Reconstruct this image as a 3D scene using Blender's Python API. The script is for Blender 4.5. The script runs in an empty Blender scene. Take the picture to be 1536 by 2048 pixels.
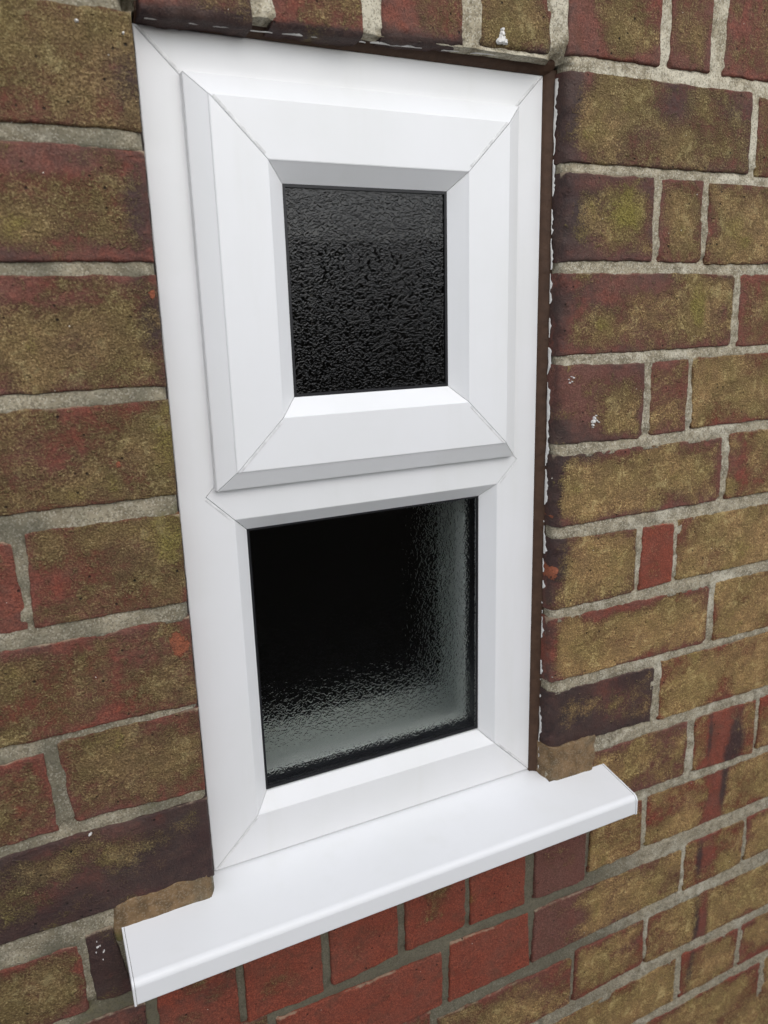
import bpy, math
import numpy as np

S = bpy.context.scene
COL = S.collection
MM = 0.001

# ------------------------------------------------------------------ camera
cam_data = bpy.data.cameras.new('camera')
cam = bpy.data.objects.new('camera', cam_data)
COL.objects.link(cam)
cam_data.sensor_fit = 'AUTO'
cam_data.sensor_width = 36.0
cam_data.lens = 26.85
cam_data.clip_start = 0.01
cam_data.clip_end = 200.0
from mathutils import Matrix, Vector
right = Vector((0.901594, -0.431699, -0.027651))
down = Vector((-0.130995, -0.211545, -0.968550))
fwd = Vector((0.412273, 0.876861, -0.247278))
m = Matrix.Identity(4)
for i in range(3):
    m[i][0] = right[i]
    m[i][1] = -down[i]
    m[i][2] = -fwd[i]
    m[i][3] = (-0.092298, -0.537910, 0.429763)[i]
cam.matrix_world = m
cam_data.dof.use_dof = True
cam_data.dof.focus_distance = 0.60
cam_data.dof.aperture_fstop = 8.0
S.camera = cam

# ------------------------------------------------------------------ sky, sun, exposure
SUN_EL = math.radians(38)
SUN_AZ = math.radians(-6)           # measured from straight out of the wall
world = bpy.data.worlds.new('World')
S.world = world
world.use_nodes = True
wn = world.node_tree
bg = wn.nodes['Background']
sky = wn.nodes.new('ShaderNodeTexSky')
sky.sky_type = 'NISHITA'
sky.sun_disc = False
sky.sun_elevation = SUN_EL
sky.sun_rotation = math.pi + SUN_AZ
sky.air_density = 1.0
sky.dust_density = 1.5
sky.ozone_density = 1.0
hs = wn.nodes.new('ShaderNodeHueSaturation')
hs.inputs['Saturation'].default_value = 0.42
wn.links.new(sky.outputs['Color'], hs.inputs['Color'])
wn.links.new(hs.outputs['Color'], bg.inputs['Color'])
bg.inputs['Strength'].default_value = 0.15
sun_data = bpy.data.lights.new('sun', 'SUN')
sun_data.energy = 0.9
sun_data.angle = math.radians(110)
sun_data.color = (1.0, 0.99, 0.975)
sun = bpy.data.objects.new('sun', sun_data)
COL.objects.link(sun)
sdir = Vector((math.sin(SUN_AZ) * math.cos(SUN_EL), -math.cos(SUN_AZ) * math.cos(SUN_EL), math.sin(SUN_EL)))
sun.rotation_euler = sdir.to_track_quat('Z', 'Y').to_euler()
sun.location = sdir * 5
S.view_settings.view_transform = 'Standard'
S.view_settings.look = 'None'
S.view_settings.gamma = 1.0
S.view_settings.use_curve_mapping = False
S.view_settings.exposure = 0.50
S.cycles.use_denoising = True
S.cycles.max_bounces = 14
S.cycles.transmission_bounces = 12
S.cycles.sample_clamp_indirect = 6.0

# ------------------------------------------------------------------ measured layout
# bricks: corner points (top left, top right, bottom right, bottom left) on the wall face in mm,
# (lichen cover, dark firing, tone), edge kind: 0 plain, 1 left jamb, 2 right jamb, 3 over the opening
BRICKS = [
    ([[-210.0, 606.4], [-5.5, 606.4], [-6.5, 544.0], [-212.0, 544.0]], (0.72, 0.25, 0.5), 1),
    ([[-203.3, 532.2], [-5.5, 532.2], [-6.5, 468.2], [-203.4, 468.2]], (0.55, 0.3, 0.5), 1),
    ([[-209.3, 458.6], [-5.5, 458.6], [-6.5, 390.8], [-211.2, 390.8]], (0.62, 0.2, 0.55), 1),
    ([[-202.7, 379.9], [-5.5, 379.9], [-6.5, 317.7], [-204.7, 317.7]], (0.62, 0.2, 0.45), 1),
    ([[-307.1, 299.3], [-109.1, 299.3], [-106.5, 240.4], [-304.5, 240.4]], (0.35, 0.1, 0.3), 0),
    ([[-99.7, 303.4], [-5.5, 302.5], [-6.5, 240.2], [-101.4, 240.4]], (0.52, 0.1, 0.4), 1),
    ([[-202.8, 227.2], [-5.5, 227.2], [-6.5, 161.2], [-205.6, 161.2]], (0.5, 0.15, 0.4), 1),
    ([[-306.9, 148.7], [-108.9, 148.7], [-107.1, 89.4], [-305.1, 89.4]], (0.55, 0.1, 0.4), 0),
    ([[-99.0, 155.3], [-5.5, 155.8], [-6.5, 88.4], [-94.7, 92.8]], (0.55, 0.15, 0.45), 1),
    ([[-206.7, 81.0], [-5.5, 81.0], [-6.5, 14.0], [-204.8, 14.0]], (0.4, 0.72, 0.6), 1),
    ([[-213.9, -7.8], [-103.9, -7.8], [-105.2, -65.9], [-215.2, -65.9]], (0.65, 0.15, 0.4), 0),
    ([[-99.1, -2.0], [-81.7, -1.9], [-72.7, -65.4], [-97.6, -61.7]], (0.15, 0.75, 0.7), 0),
    ([[2.8, 800.0], [69.9, 800.0], [69.9, 608.5], [2.8, 607.9]], (0.3, 0.25, 0.5), 3),
    ([[84.3, 800.0], [144.8, 800.0], [144.8, 610.4], [84.3, 609.6]], (0.4, 0.1, 0.45), 3),
    ([[161.0, 800.0], [222.4, 800.0], [222.4, 614.4], [161.0, 611.7]], (0.32, 0.1, 0.45), 3),
    ([[239.4, 800.0], [298.2, 800.0], [298.2, 617.4], [239.4, 615.0]], (0.68, 0.15, 0.6), 3),
    ([[315.3, 684.0], [405.2, 684.0], [405.2, 620.0], [315.3, 618.5]], (0.35, 0.1, 0.55), 0),
    ([[418.0, 684.0], [460.8, 684.0], [460.8, 620.3], [418.0, 619.8]], (0.4, 0.2, 0.6), 0),
    ([[478.8, 684.0], [676.8, 684.0], [676.8, 619.9], [478.8, 619.8]], (0.38, 0.15, 0.5), 0),
    ([[315.5, 607.0], [513.3, 607.5], [516.5, 544.4], [316.0, 544.0]], (0.55, 0.35, 0.7), 2),
    ([[524.2, 604.9], [722.2, 604.9], [724.8, 543.2], [526.8, 543.2]], (0.45, 0.2, 0.5), 0),
    ([[315.5, 535.0], [407.1, 534.5], [409.4, 470.5], [316.0, 470.0]], (0.4, 0.45, 0.75), 2),
    ([[417.1, 534.5], [464.0, 535.1], [466.6, 469.5], [418.5, 470.1]], (0.66, 0.25, 0.6), 0),
    ([[473.1, 533.5], [673.1, 533.5], [674.0, 468.3], [474.0, 468.3]], (0.6, 0.2, 0.5), 0),
    ([[315.5, 459.7], [510.2, 457.5], [511.8, 395.6], [316.0, 395.0]], (0.52, 0.3, 0.6), 2),
    ([[519.8, 458.0], [719.8, 458.0], [723.1, 394.2], [523.1, 394.2]], (0.6, 0.15, 0.4), 0),
    ([[315.5, 386.2], [408.6, 383.8], [409.9, 318.2], [316.0, 321.3]], (0.45, 0.4, 0.8), 2),
    ([[417.3, 384.3], [461.0, 384.3], [462.2, 320.4], [419.3, 319.6]], (0.5, 0.15, 0.5), 0),
    ([[467.1, 385.4], [667.1, 385.4], [671.5, 321.9], [471.5, 321.9]], (0.7, 0.1, 0.35), 0),
    ([[315.5, 309.7], [512.0, 308.3], [514.2, 246.9], [316.0, 247.3]], (0.72, 0.2, 0.6), 2),
    ([[521.8, 310.8], [721.8, 310.8], [724.5, 247.1], [524.5, 247.1]], (0.6, 0.1, 0.35), 0),
    ([[315.5, 235.0], [410.2, 231.5], [410.8, 170.3], [316.0, 169.9]], (0.68, 0.2, 0.6), 2),
    ([[418.7, 232.2], [456.3, 231.7], [458.4, 172.3], [418.2, 170.9]], (0.12, 0.05, 0.3), 0),
    ([[462.6, 233.3], [662.6, 233.3], [664.9, 172.7], [464.9, 172.7]], (0.75, 0.05, 0.35), 0),
    ([[315.5, 160.2], [511.6, 158.1], [512.6, 96.4], [316.0, 98.5]], (0.74, 0.1, 0.4), 2),
    ([[520.6, 159.1], [720.6, 159.1], [721.8, 96.0], [521.8, 96.0]], (0.72, 0.05, 0.25), 0),
    ([[315.5, 87.0], [444.0, 85.0], [442.0, 25.8], [316.0, 28.6]], (0.4, 0.66, 0.7), 2),
    ([[453.7, 87.6], [653.7, 87.6], [654.3, 23.6], [454.3, 23.6]], (0.68, 0.05, 0.2), 0),
    ([[366.0, 9.5], [495.7, 10.1], [496.0, -52.8], [363.0, -51.0]], (0.5, 0.2, 0.6), 0),
    ([[507.8, 11.0], [598.4, 8.0], [600.5, -56.4], [508.3, -52.3]], (0.5, 0.1, 0.15), 0),
    ([[605.5, 8.6], [805.5, 8.6], [807.4, -53.4], [607.4, -53.4]], (0.5, 0.05, 0.1), 0),
    ([[447.6, -65.1], [647.6, -65.1], [646.6, -124.9], [446.6, -124.9]], (0.65, 0.05, 0.25), 0),
    ([[372.8, -65.9], [438.8, -65.7], [440.4, -125.7], [372.7, -127.9]], (0.6, 0.05, 0.3), 0),
    ([[304.0, -20.0], [365.2, -20.0], [365.2, -134.0], [304.0, -132.4]], (0.05, 0.1, 0.95), 0),
    ([[230.4, -20.0], [290.8, -20.0], [290.8, -132.9], [230.4, -132.1]], (0.05, 0.05, 0.1), 0),
    ([[162.0, -20.0], [223.2, -20.0], [223.2, -130.7], [162.0, -132.0]], (0.1, 0.15, 0.2), 0),
    ([[89.1, -20.0], [152.4, -20.0], [152.4, -130.5], [89.1, -136.1]], (0.05, 0.12, 0.15), 0),
    ([[13.9, -20.0], [79.6, -20.0], [79.6, -138.5], [13.9, -137.8]], (0.06, 0.1, 0.1), 0),
    ([[-55.0, -20.0], [5.3, -20.0], [5.3, -138.6], [-55.0, -135.0]], (0.2, 0.25, 0.3), 0),
    ([[-160.0, -76.1], [-66.0, -79.6], [-66.5, -129.0], [-160.0, -129.4]], (0.3, 0.5, 0.6), 0),
    ([[38.0, -148.0], [197.5, -150.7], [198.0, -210.1], [38.0, -212.0]], (0.0, 0.05, 0.25), 0),
    ([[208.4, -145.3], [296.0, -148.0], [298.6, -209.5], [206.3, -211.2]], (0.0, 0.0, 0.15), 0),
    ([[306.2, -148.1], [502.0, -148.2], [501.7, -202.1], [303.5, -208.6]], (0.62, 0.05, 0.6), 0),
    ([[508.3, -144.1], [599.6, -143.5], [600.4, -202.5], [510.1, -203.5]], (0.62, 0.02, 0.25), 0),
    ([[605.1, -142.1], [805.1, -142.1], [806.7, -200.1], [606.7, -200.1]], (0.66, 0.02, 0.3), 0),
    ([[194.4, -226.3], [353.7, -226.3], [352.8, -284.8], [194.4, -287.2]], (0.64, 0.03, 0.4), 0),
    ([[359.4, -221.3], [451.6, -221.2], [455.2, -279.0], [358.1, -284.1]], (0.74, 0.03, 0.35), 0),
    ([[459.6, -220.6], [659.6, -220.6], [659.8, -281.0], [459.8, -281.0]], (0.7, 0.02, 0.3), 0),
    ([[302.1, -303.2], [506.5, -297.4], [507.8, -356.4], [303.4, -360.5]], (0.72, 0.03, 0.3), 0),
    ([[517.2, -295.2], [608.0, -297.9], [606.2, -353.7], [516.5, -355.5]], (0.66, 0.02, 0.2), 0),
    ([[614.6, -296.4], [814.6, -296.4], [815.8, -354.4], [615.8, -354.4]], (0.58, 0.02, 0.2), 0),
    ([[464.9, -369.7], [654.6, -368.3], [654.6, -422.5], [469.2, -426.7]], (0.64, 0.03, 0.25), 0),
    ([[663.5, -367.0], [863.5, -367.0], [865.8, -423.9], [665.8, -423.9]], (0.6, 0.02, 0.2), 0),
    ([[557.3, -424.2], [757.3, -424.2], [764.0, -489.9], [564.0, -489.9]], (0.62, 0.03, 0.3), 0),
]
MARKS = [
    ('moss', -80.3, 419.3, 6.1, 16.4, 0.8),
    ('moss', -78.1, 487.6, 13.5, 11.2, 0.5),
    ('moss', -8.7, 348.1, 14.8, 30.5, 0.9),
    ('moss', -10.7, 293.0, 17.0, 21.2, 0.8),
    ('moss', -26.3, 270.5, 23.6, 17.8, 0.4),
    ('dark', -7.8, 358.0, 3.2, 10.0, 0.2),
    ('dark', -10.2, 572.8, 8.7, 30.2, 0.35),
    ('dark', -12.4, 497.8, 9.0, 26.5, 0.5),
    ('dark', -10.0, 432.0, 9.4, 28.2, 0.6),
    ('dark', -92.4, 337.4, 26.1, 7.9, 0.35),
    ('red', -68.2, 523.1, 32.9, 8.1, 0.5),
    ('red', -83.0, 451.2, 22.0, 8.6, 0.4),
    ('red', -61.7, 445.2, 28.8, 7.4, 0.3),
    ('red', -92.9, 264.7, 18.1, 20.4, 0.3),
    ('red', -79.3, 226.9, 52.1, 7.8, 0.4),
    ('red', -90.7, 349.9, 20.1, 18.9, 0.35),
    ('chip', -11.8, 208.5, 7.8, 11.4, 1.0),
    ('chip', -39.1, 341.2, 2.2, 2.6, 1.0),
    ('chip', -7.5, 447.4, 2.8, 3.7, 1.0),
    ('moss', -114.0, 216.8, 18.0, 10.4, 0.3),
    ('dark', -38.5, 40.3, 43.1, 21.4, 0.45),
    ('dark', -120.0, 25.0, 56.7, 12.2, 0.3),
    ('olive', -128.8, 57.7, 23.2, 23.8, 0.35),
    ('dark', 34.1, 606.9, 34.7, 3.8, 0.9),
    ('dark', 115.0, 610.3, 32.3, 3.5, 0.6),
    ('dark', 188.4, 610.7, 36.3, 3.7, 0.6),
    ('moss', 266.7, 628.3, 22.2, 19.4, 0.6),
    ('olive', 364.1, 639.5, 22.8, 31.2, 0.6),
    ('red', 330.3, 632.2, 14.5, 30.6, 0.5),
    ('moss', 443.2, 637.7, 16.8, 14.6, 0.5),
    ('olive', 363.0, 575.9, 36.5, 25.5, 0.3),
    ('dark', 453.5, 592.1, 52.9, 15.3, 0.4),
    ('olive', 445.0, 562.8, 34.9, 11.6, 0.3),
    ('dark', 323.4, 573.0, 6.8, 32.1, 0.3),
    ('moss', 372.5, 505.5, 25.8, 27.3, 1.0),
    ('dark', 331.5, 500.6, 22.9, 30.5, 0.4),
    ('moss', 439.1, 503.3, 20.4, 24.5, 0.6),
    ('moss', 506.1, 496.5, 32.0, 25.8, 0.45),
    ('moss', 469.0, 428.0, 11.1, 17.6, 0.9),
    ('moss', 356.3, 418.3, 32.9, 16.5, 0.35),
    ('dark', 334.1, 442.8, 20.9, 11.9, 0.3),
    ('red', 386.9, 450.2, 63.0, 8.2, 0.3),
    ('red', 338.0, 356.8, 21.8, 30.1, 0.6),
    ('olive', 382.4, 349.4, 23.1, 22.2, 0.35),
    ('dark', 319.4, 289.5, 8.7, 40.4, 0.6),
    ('dark', 345.8, 304.3, 28.3, 8.9, 0.4),
    ('moss', 358.1, 280.5, 29.0, 18.4, 0.4),
    ('dark', 326.6, 211.3, 10.2, 28.6, 0.6),
    ('chip', 316.4, 205.6, 5.1, 8.0, 1.0),
    ('chip', 308.7, 384.4, 4.6, 3.3, 1.0),
    ('chip', 307.5, 361.1, 5.2, 2.5, 1.0),
    ('chip', 312.5, 256.2, 4.9, 2.3, 1.0),
    ('chip', 308.2, 415.7, 3.5, 3.2, 1.0),
    ('moss', 336.7, 127.1, 13.2, 20.3, 0.7),
    ('red', 400.6, 156.6, 39.0, 9.3, 0.5),
    ('dark', 328.0, 52.5, 37.6, 21.4, 0.4),
    ('red', 538.7, 284.1, 14.2, 30.9, 0.5),
    ('moss', 557.6, 188.7, 30.4, 22.2, 0.6),
    ('red', 471.4, 222.6, 8.1, 31.0, 0.4),
    ('moss', 507.7, 61.0, 38.2, 17.6, 0.6),
    ('red', 468.4, 73.2, 18.0, 22.8, 0.5),
    ('dark', 572.0, -23.4, 13.4, 35.6, 1.0),
    ('red', 544.5, -9.7, 17.8, 37.9, 1.2),
    ('dark', 530.1, -14.7, 4.0, 34.6, 0.7),
    ('moss', 564.2, 3.0, 8.2, 12.6, 0.5),
    ('dark', 559.1, -84.9, 5.9, 40.1, 0.9),
    ('red', 544.8, -80.3, 15.0, 39.7, 1.0),
    ('moss', 530.7, -75.9, 7.4, 26.1, 0.5),
    ('red', 468.2, -86.3, 19.4, 19.0, 0.5),
    ('dark', 529.9, -171.5, 6.8, 34.7, 0.9),
    ('red', 546.2, -164.3, 15.7, 34.9, 0.6),
    ('dark', 533.6, -253.7, 6.3, 40.3, 1.0),
    ('red', 544.3, -258.2, 9.1, 33.2, 1.0),
    ('moss', 558.9, -267.8, 7.4, 14.8, 0.8),
    ('dark', 529.5, -325.7, 7.4, 30.4, 0.9),
    ('moss', 533.8, -353.0, 7.5, 15.4, 0.6),
    ('moss', 388.5, -118.8, 18.1, 21.7, 0.6),
    ('moss', 385.0, -175.6, 10.4, 25.7, 0.8),
    ('red', 317.3, -168.9, 38.4, 43.5, 0.8),
    ('red', 341.6, -148.8, 28.2, 12.3, 0.4),
    ('red', 338.9, -246.9, 92.3, 10.5, 0.3),
    ('moss', -72.4, -8.1, 7.5, 13.0, 0.6),
    ('red', 426.8, -244.8, 32.5, 8.2, 0.3),
    ('red', 485.9, -253.9, 25.9, 35.7, 0.3),
    ('dark', -85.3, -11.5, 7.4, 10.7, 0.4),
    ('red', 631.5, -361.6, 42.0, 24.4, 0.3),
    ('red', 619.0, -296.8, 24.9, 23.4, 0.5),
]

WALL_Y = -20.5          # wall face, the window frame's face is at 0
HOLE = (-3.2, 316.5, -14.0, 613.0)

# ------------------------------------------------------------------ helpers
_rng = np.random.default_rng(7)
_T = _rng.random((256, 256))


def vnoise(x, y, seed=0):
    """smooth 2D value noise 0..1"""
    x = np.asarray(x, float) + 37.3 * seed
    y = np.asarray(y, float) + 91.7 * seed
    xi = np.floor(x).astype(int)
    yi = np.floor(y).astype(int)
    fx = x - xi
    fy = y - yi
    fx = fx * fx * (3 - 2 * fx)
    fy = fy * fy * (3 - 2 * fy)
    a = _T[xi & 255, yi & 255]
    b = _T[(xi + 1) & 255, yi & 255]
    c = _T[xi & 255, (yi + 1) & 255]
    d = _T[(xi + 1) & 255, (yi + 1) & 255]
    return (a * (1 - fx) + b * fx) * (1 - fy) + (c * (1 - fx) + d * fx) * fy


def fbm(x, y, seed=0, octs=3):
    v, amp, tot = 0, 1.0, 0
    for o in range(octs):
        v = v + amp * vnoise(x * 2 ** o, y * 2 ** o, seed + o * 5)
        tot += amp
        amp *= 0.5
    return v / tot


def link(name, me, mats, parent=None, origin=None, smooth=False):
    for mt in (mats if isinstance(mats, (list, tuple)) else [mats]):
        me.materials.append(mt)
    if smooth:
        me.polygons.foreach_set('use_smooth', [True] * len(me.polygons))
    o = bpy.data.objects.new(name, me)
    COL.objects.link(o)
    if parent is not None:
        o.parent = parent
    return o


def grid_obj(name, verts_mm, quads, mats, parent=None, attrs=None, smooth=True):
    """mesh from numpy arrays; vertices in mm, re-centred so that the object's origin sits in it"""
    v = np.asarray(verts_mm, float) * MM
    c = (v.min(0) + v.max(0)) / 2
    q = np.asarray(quads, dtype=np.int32)
    me = bpy.data.meshes.new(name)
    me.vertices.add(len(v))
    me.vertices.foreach_set('co', (v - c).astype(np.float32).ravel())
    me.loops.add(q.size)
    me.loops.foreach_set('vertex_index', q.ravel())
    me.polygons.add(len(q))
    me.polygons.foreach_set('loop_start', np.arange(0, q.size, 4, dtype=np.int32))
    me.update(calc_edges=True)
    me.validate()
    for k, a in (attrs or {}).items():
        at = me.attributes.new(k, 'FLOAT', 'POINT')
        at.data.foreach_set('value', np.asarray(a, np.float32))
    o = link(name, me, mats, parent, smooth=smooth)
    o.location = c
    return o


def poly_obj(name, polys_mm, mats, parent=None, smooth=False, mat_idx=None):
    """mesh from a list of polygons given by their 3D points in mm (shared points are welded)"""
    idx, vs, fs = {}, [], []
    for p in polys_mm:
        f = []
        for a in p:
            k = tuple(round(float(t), 4) for t in a)
            if k not in idx:
                idx[k] = len(vs)
                vs.append(k)
            if not f or f[-1] != idx[k]:
                f.append(idx[k])
        fs.append(f)
    v = np.array(vs) * MM
    c = (v.min(0) + v.max(0)) / 2
    me = bpy.data.meshes.new(name)
    me.from_pydata([tuple(a) for a in (v - c)], [], fs)
    me.update()
    import bmesh
    bm = bmesh.new()
    bm.from_mesh(me)
    bmesh.ops.recalc_face_normals(bm, faces=bm.faces)
    bm.to_mesh(me)
    bm.free()
    o = link(name, me, mats, parent, smooth=smooth)
    if mat_idx:
        me.polygons.foreach_set('material_index', mat_idx)
    o.location = c
    return o


def box_polys(x0, x1, y0, y1, z0, z1):
    p = lambda a, b, c: ((x0, x1)[a], (y0, y1)[b], (z0, z1)[c])
    return [[p(0, 0, 0), p(1, 0, 0), p(1, 0, 1), p(0, 0, 1)], [p(0, 1, 0), p(0, 1, 1), p(1, 1, 1), p(1, 1, 0)],
            [p(0, 0, 0), p(0, 0, 1), p(0, 1, 1), p(0, 1, 0)], [p(1, 0, 0), p(1, 1, 0), p(1, 1, 1), p(1, 0, 1)],
            [p(0, 0, 1), p(1, 0, 1), p(1, 1, 1), p(0, 1, 1)], [p(0, 0, 0), p(0, 1, 0), p(1, 1, 0), p(1, 0, 0)]]


def empty(name, label, cat, loc=(0, 0, 0)):
    o = bpy.data.objects.new(name, None)
    o.empty_display_size = 0.05
    COL.objects.link(o)
    o.location = Vector(loc) * MM
    o['label'] = label
    o['category'] = cat
    if cat:
        o['kind'] = 'thing'
    return o


def adopt(child, parent):
    """parent without moving the child"""
    child.parent = parent
    child.matrix_parent_inverse = Matrix.Translation(-Vector(parent.location))


# ------------------------------------------------------------------ materials
class NT:
    def __init__(self, name):
        self.m = bpy.data.materials.new(name)
        self.m.use_nodes = True
        self.t = self.m.node_tree
        self.b = self.t.nodes['Principled BSDF']
        self.out = self.t.nodes['Material Output']
        self.pos = self.t.nodes.new('ShaderNodeNewGeometry').outputs['Position']

    def n(self, typ, **kw):
        nd = self.t.nodes.new(typ)
        for k, v in kw.items():
            setattr(nd, k, v)
        return nd

    def set(self, sock, v):
        if isinstance(v, bpy.types.NodeSocket):
            self.t.links.new(v, sock)
        elif isinstance(v, (tuple, list)) and len(v) == 3 and sock.type == 'RGBA':
            sock.default_value = (*v, 1)
        else:
            sock.default_value = v

    def noise(self, scale, detail=3, rough=0.55, dist=0.0, typ='FBM', vec=None, off=None):
        nd = self.n('ShaderNodeTexNoise', noise_type=typ)
        nd.inputs['Scale'].default_value = scale
        nd.inputs['Detail'].default_value = detail
        nd.inputs['Roughness'].default_value = rough
        nd.inputs['Distortion'].default_value = dist
        self.t.links.new(vec or self.pos, nd.inputs['Vector'])
        return nd.outputs['Fac']

    def voro(self, scale, feature='F1', out='Distance', vec=None, rnd=1.0):
        nd = self.n('ShaderNodeTexVoronoi', feature=feature)
        nd.inputs['Scale'].default_value = scale
        nd.inputs['Randomness'].default_value = rnd
        self.t.links.new(vec or self.pos, nd.inputs['Vector'])
        return nd.outputs[out]

    def scaled(self, v):
        nd = self.n('ShaderNodeVectorMath', operation='MULTIPLY')
        self.t.links.new(self.pos, nd.inputs[0])
        nd.inputs[1].default_value = v
        return nd.outputs[0]

    def math(self, op, a, b=0.0, c=None, clamp=False):
        nd = self.n('ShaderNodeMath', operation=op, use_clamp=clamp)
        self.set(nd.inputs[0], a)
        self.set(nd.inputs[1], b)
        if c is not None:
            self.set(nd.inputs[2], c)
        return nd.outputs[0]

    def ramp(self, v, lo, hi, a=0.0, b=1.0):
        nd = self.n('ShaderNodeMapRange', interpolation_type='SMOOTHSTEP')
        self.set(nd.inputs['Value'], v)
        nd.inputs['From Min'].default_value = lo
        nd.inputs['From Max'].default_value = hi
        nd.inputs['To Min'].default_value = a
        nd.inputs['To Max'].default_value = b
        return nd.outputs['Result']

    def mix(self, f, a, b, blend='MIX'):
        nd = self.n('ShaderNodeMix', data_type='RGBA', blend_type=blend)
        self.set(nd.inputs[0], f)
        self.set(nd.inputs[6], a)
        self.set(nd.inputs[7], b)
        return nd.outputs[2]

    def attr(self, name, typ='GEOMETRY'):
        nd = self.n('ShaderNodeAttribute', attribute_type=typ, attribute_name=name)
        return nd.outputs['Fac']

    def bump(self, h, dist, strength=1.0, normal=None):
        nd = self.n('ShaderNodeBump')
        nd.inputs['Strength'].default_value = strength
        nd.inputs['Distance'].default_value = dist
        self.set(nd.inputs['Height'], h)
        if normal is not None:
            self.t.links.new(normal, nd.inputs['Normal'])
        return nd.outputs['Normal']


def brick_material():
    k = NT('weathered_brick')
    strands = k.noise(420, 3, 0.6, 1.0, 'RIDGED_MULTIFRACTAL')
    strands2 = k.noise(230, 4, 0.65, 0.9, 'RIDGED_MULTIFRACTAL')
    grain = k.noise(760, 2, 0.8)
    fine = k.noise(1100, 3, 0.7)
    mid = k.noise(120, 5, 0.7)
    low = k.noise(28, 3, 0.6)
    olive, dark, tone = k.attr('olive'), k.attr('dark'), k.attr('tone')
    moss, red, chip = k.attr('moss'), k.attr('red'), k.attr('chip')

    def ctr(v, w):
        return k.math('MULTIPLY', k.math('SUBTRACT', v, 0.5), w)
    # fired clay
    t1 = k.math('ADD', tone, ctr(mid, 0.9))
    t1 = k.math('ADD', t1, ctr(low, 0.5), clamp=True)
    clay = k.mix(k.ramp(t1, 0.05, 0.95), (0.340, 0.076, 0.041), (0.205, 0.088, 0.068))
    clay = k.mix(k.ramp(strands2, 0.5, 0.95, 0, 0.30), clay, (0.27, 0.125, 0.080))
    clay = k.mix(k.ramp(grain, 0.38, 0.68, 0.65, 0.0), clay, (0.060, 0.022, 0.018))
    clay = k.mix(k.ramp(grain, 0.58, 0.80, 0.0, 0.40), clay, (0.37, 0.165, 0.10))
    clay = k.mix(k.ramp(k.noise(48, 5, 0.7, 0.5), 0.48, 0.68, 0.0, 0.55), clay, (0.105, 0.046, 0.030))
    # dark over-burnt skin, plus soffit shade painted over the opening
    dk = k.math('ADD', dark, ctr(mid, 1.0))
    dk = k.math('ADD', dk, ctr(low, 0.6))
    dk = k.math('ADD', dk, ctr(grain, 0.35))
    dk = k.ramp(dk, 0.26, 0.92, 0, 0.90)
    clay = k.mix(dk, clay, k.mix(k.ramp(mid, 0.3, 0.7), (0.020, 0.016, 0.018), (0.052, 0.028, 0.025)))
    # sandy olive face with lichen strands
    oc = k.mix(k.ramp(strands2, 0.30, 0.9), (0.145, 0.114, 0.044), (0.285, 0.240, 0.104))
    oc = k.mix(k.ramp(low, 0.35, 0.7, 0.0, 0.50), oc, (0.300, 0.172, 0.076))
    oc = k.mix(k.ramp(grain, 0.36, 0.66, 0.78, 0.0), oc, (0.056, 0.038, 0.018))
    oc = k.mix(k.ramp(grain, 0.55, 0.76, 0.0, 0.75), oc, (0.40, 0.325, 0.175))
    oc = k.mix(k.ramp(strands, 0.62, 0.97, 0, 0.45), oc, (0.44, 0.345, 0.175))
    mid2 = k.noise(75, 4, 0.7, 0.6)
    crease = k.noise(95, 5, 0.7, 0.8, 'RIDGED_MULTIFRACTAL', vec=k.scaled((0.8, 1.0, 1.25)))
    oc = k.mix(k.ramp(mid2, 0.36, 0.56, 0.55, 0.0), oc, (0.085, 0.058, 0.028))
    oc = k.mix(k.ramp(mid2, 0.54, 0.70, 0.0, 0.40), oc, (0.330, 0.285, 0.140))
    oc = k.mix(k.ramp(crease, 0.70, 1.0, 0.0, 0.45), oc, (0.42, 0.36, 0.21))
    oc = k.mix(1.0, oc, (1.16, 1.16, 1.16), 'MULTIPLY')
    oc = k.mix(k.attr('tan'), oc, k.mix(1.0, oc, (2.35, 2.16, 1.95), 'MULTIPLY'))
    om = k.math('ADD', k.math('SUBTRACT', olive, red), ctr(mid, 1.0))
    om = k.math('ADD', om, ctr(strands2, 0.25))
    om = k.math('ADD', om, ctr(grain, 0.8))
    om = k.math('SUBTRACT', om, k.math('MULTIPLY', dark, 0.30))
    om = k.math('ADD', om, k.math('MULTIPLY', moss, 0.5))
    om = k.ramp(om, 0.02, 0.58, 0, 0.93)
    col = k.mix(om, clay, oc)
    # yellow-green growth
    mo = k.math('ADD', k.math('MULTIPLY', moss, 0.95), ctr(strands2, 0.5))
    mo = k.math('ADD', mo, ctr(grain, 0.9))
    mo = k.math('ADD', mo, ctr(mid, 0.5))
    mo = k.ramp(mo, 0.25, 1.05, 0, 0.75)
    col = k.mix(mo, col, k.mix(k.ramp(grain, 0.35, 0.65), (0.110, 0.090, 0.018), (0.290, 0.245, 0.055)))
    # raw orange where the skin has spalled
    cm = k.math('ADD', chip, ctr(mid, 1.5))
    cm = k.ramp(k.math('ADD', cm, ctr(low, 0.4)), 0.62, 0.68)
    col = k.mix(cm, col, k.mix(k.ramp(grain, 0.3, 0.7), (0.33, 0.105, 0.052), (0.20, 0.06, 0.032)))
    # lime bloom clinging to the arrises
    bl = k.math('ADD', k.attr('bloom'), ctr(mid, 1.3))
    col = k.mix(k.ramp(bl, 0.55, 0.95, 0, 0.65), col, (0.40, 0.32, 0.22))
    dust = k.math('ADD', ctr(low, 0.8), ctr(grain, 0.7))
    col = k.mix(k.ramp(dust, -0.25, 0.45, 0.0, 0.16), col, (0.235, 0.195, 0.145))
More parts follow.
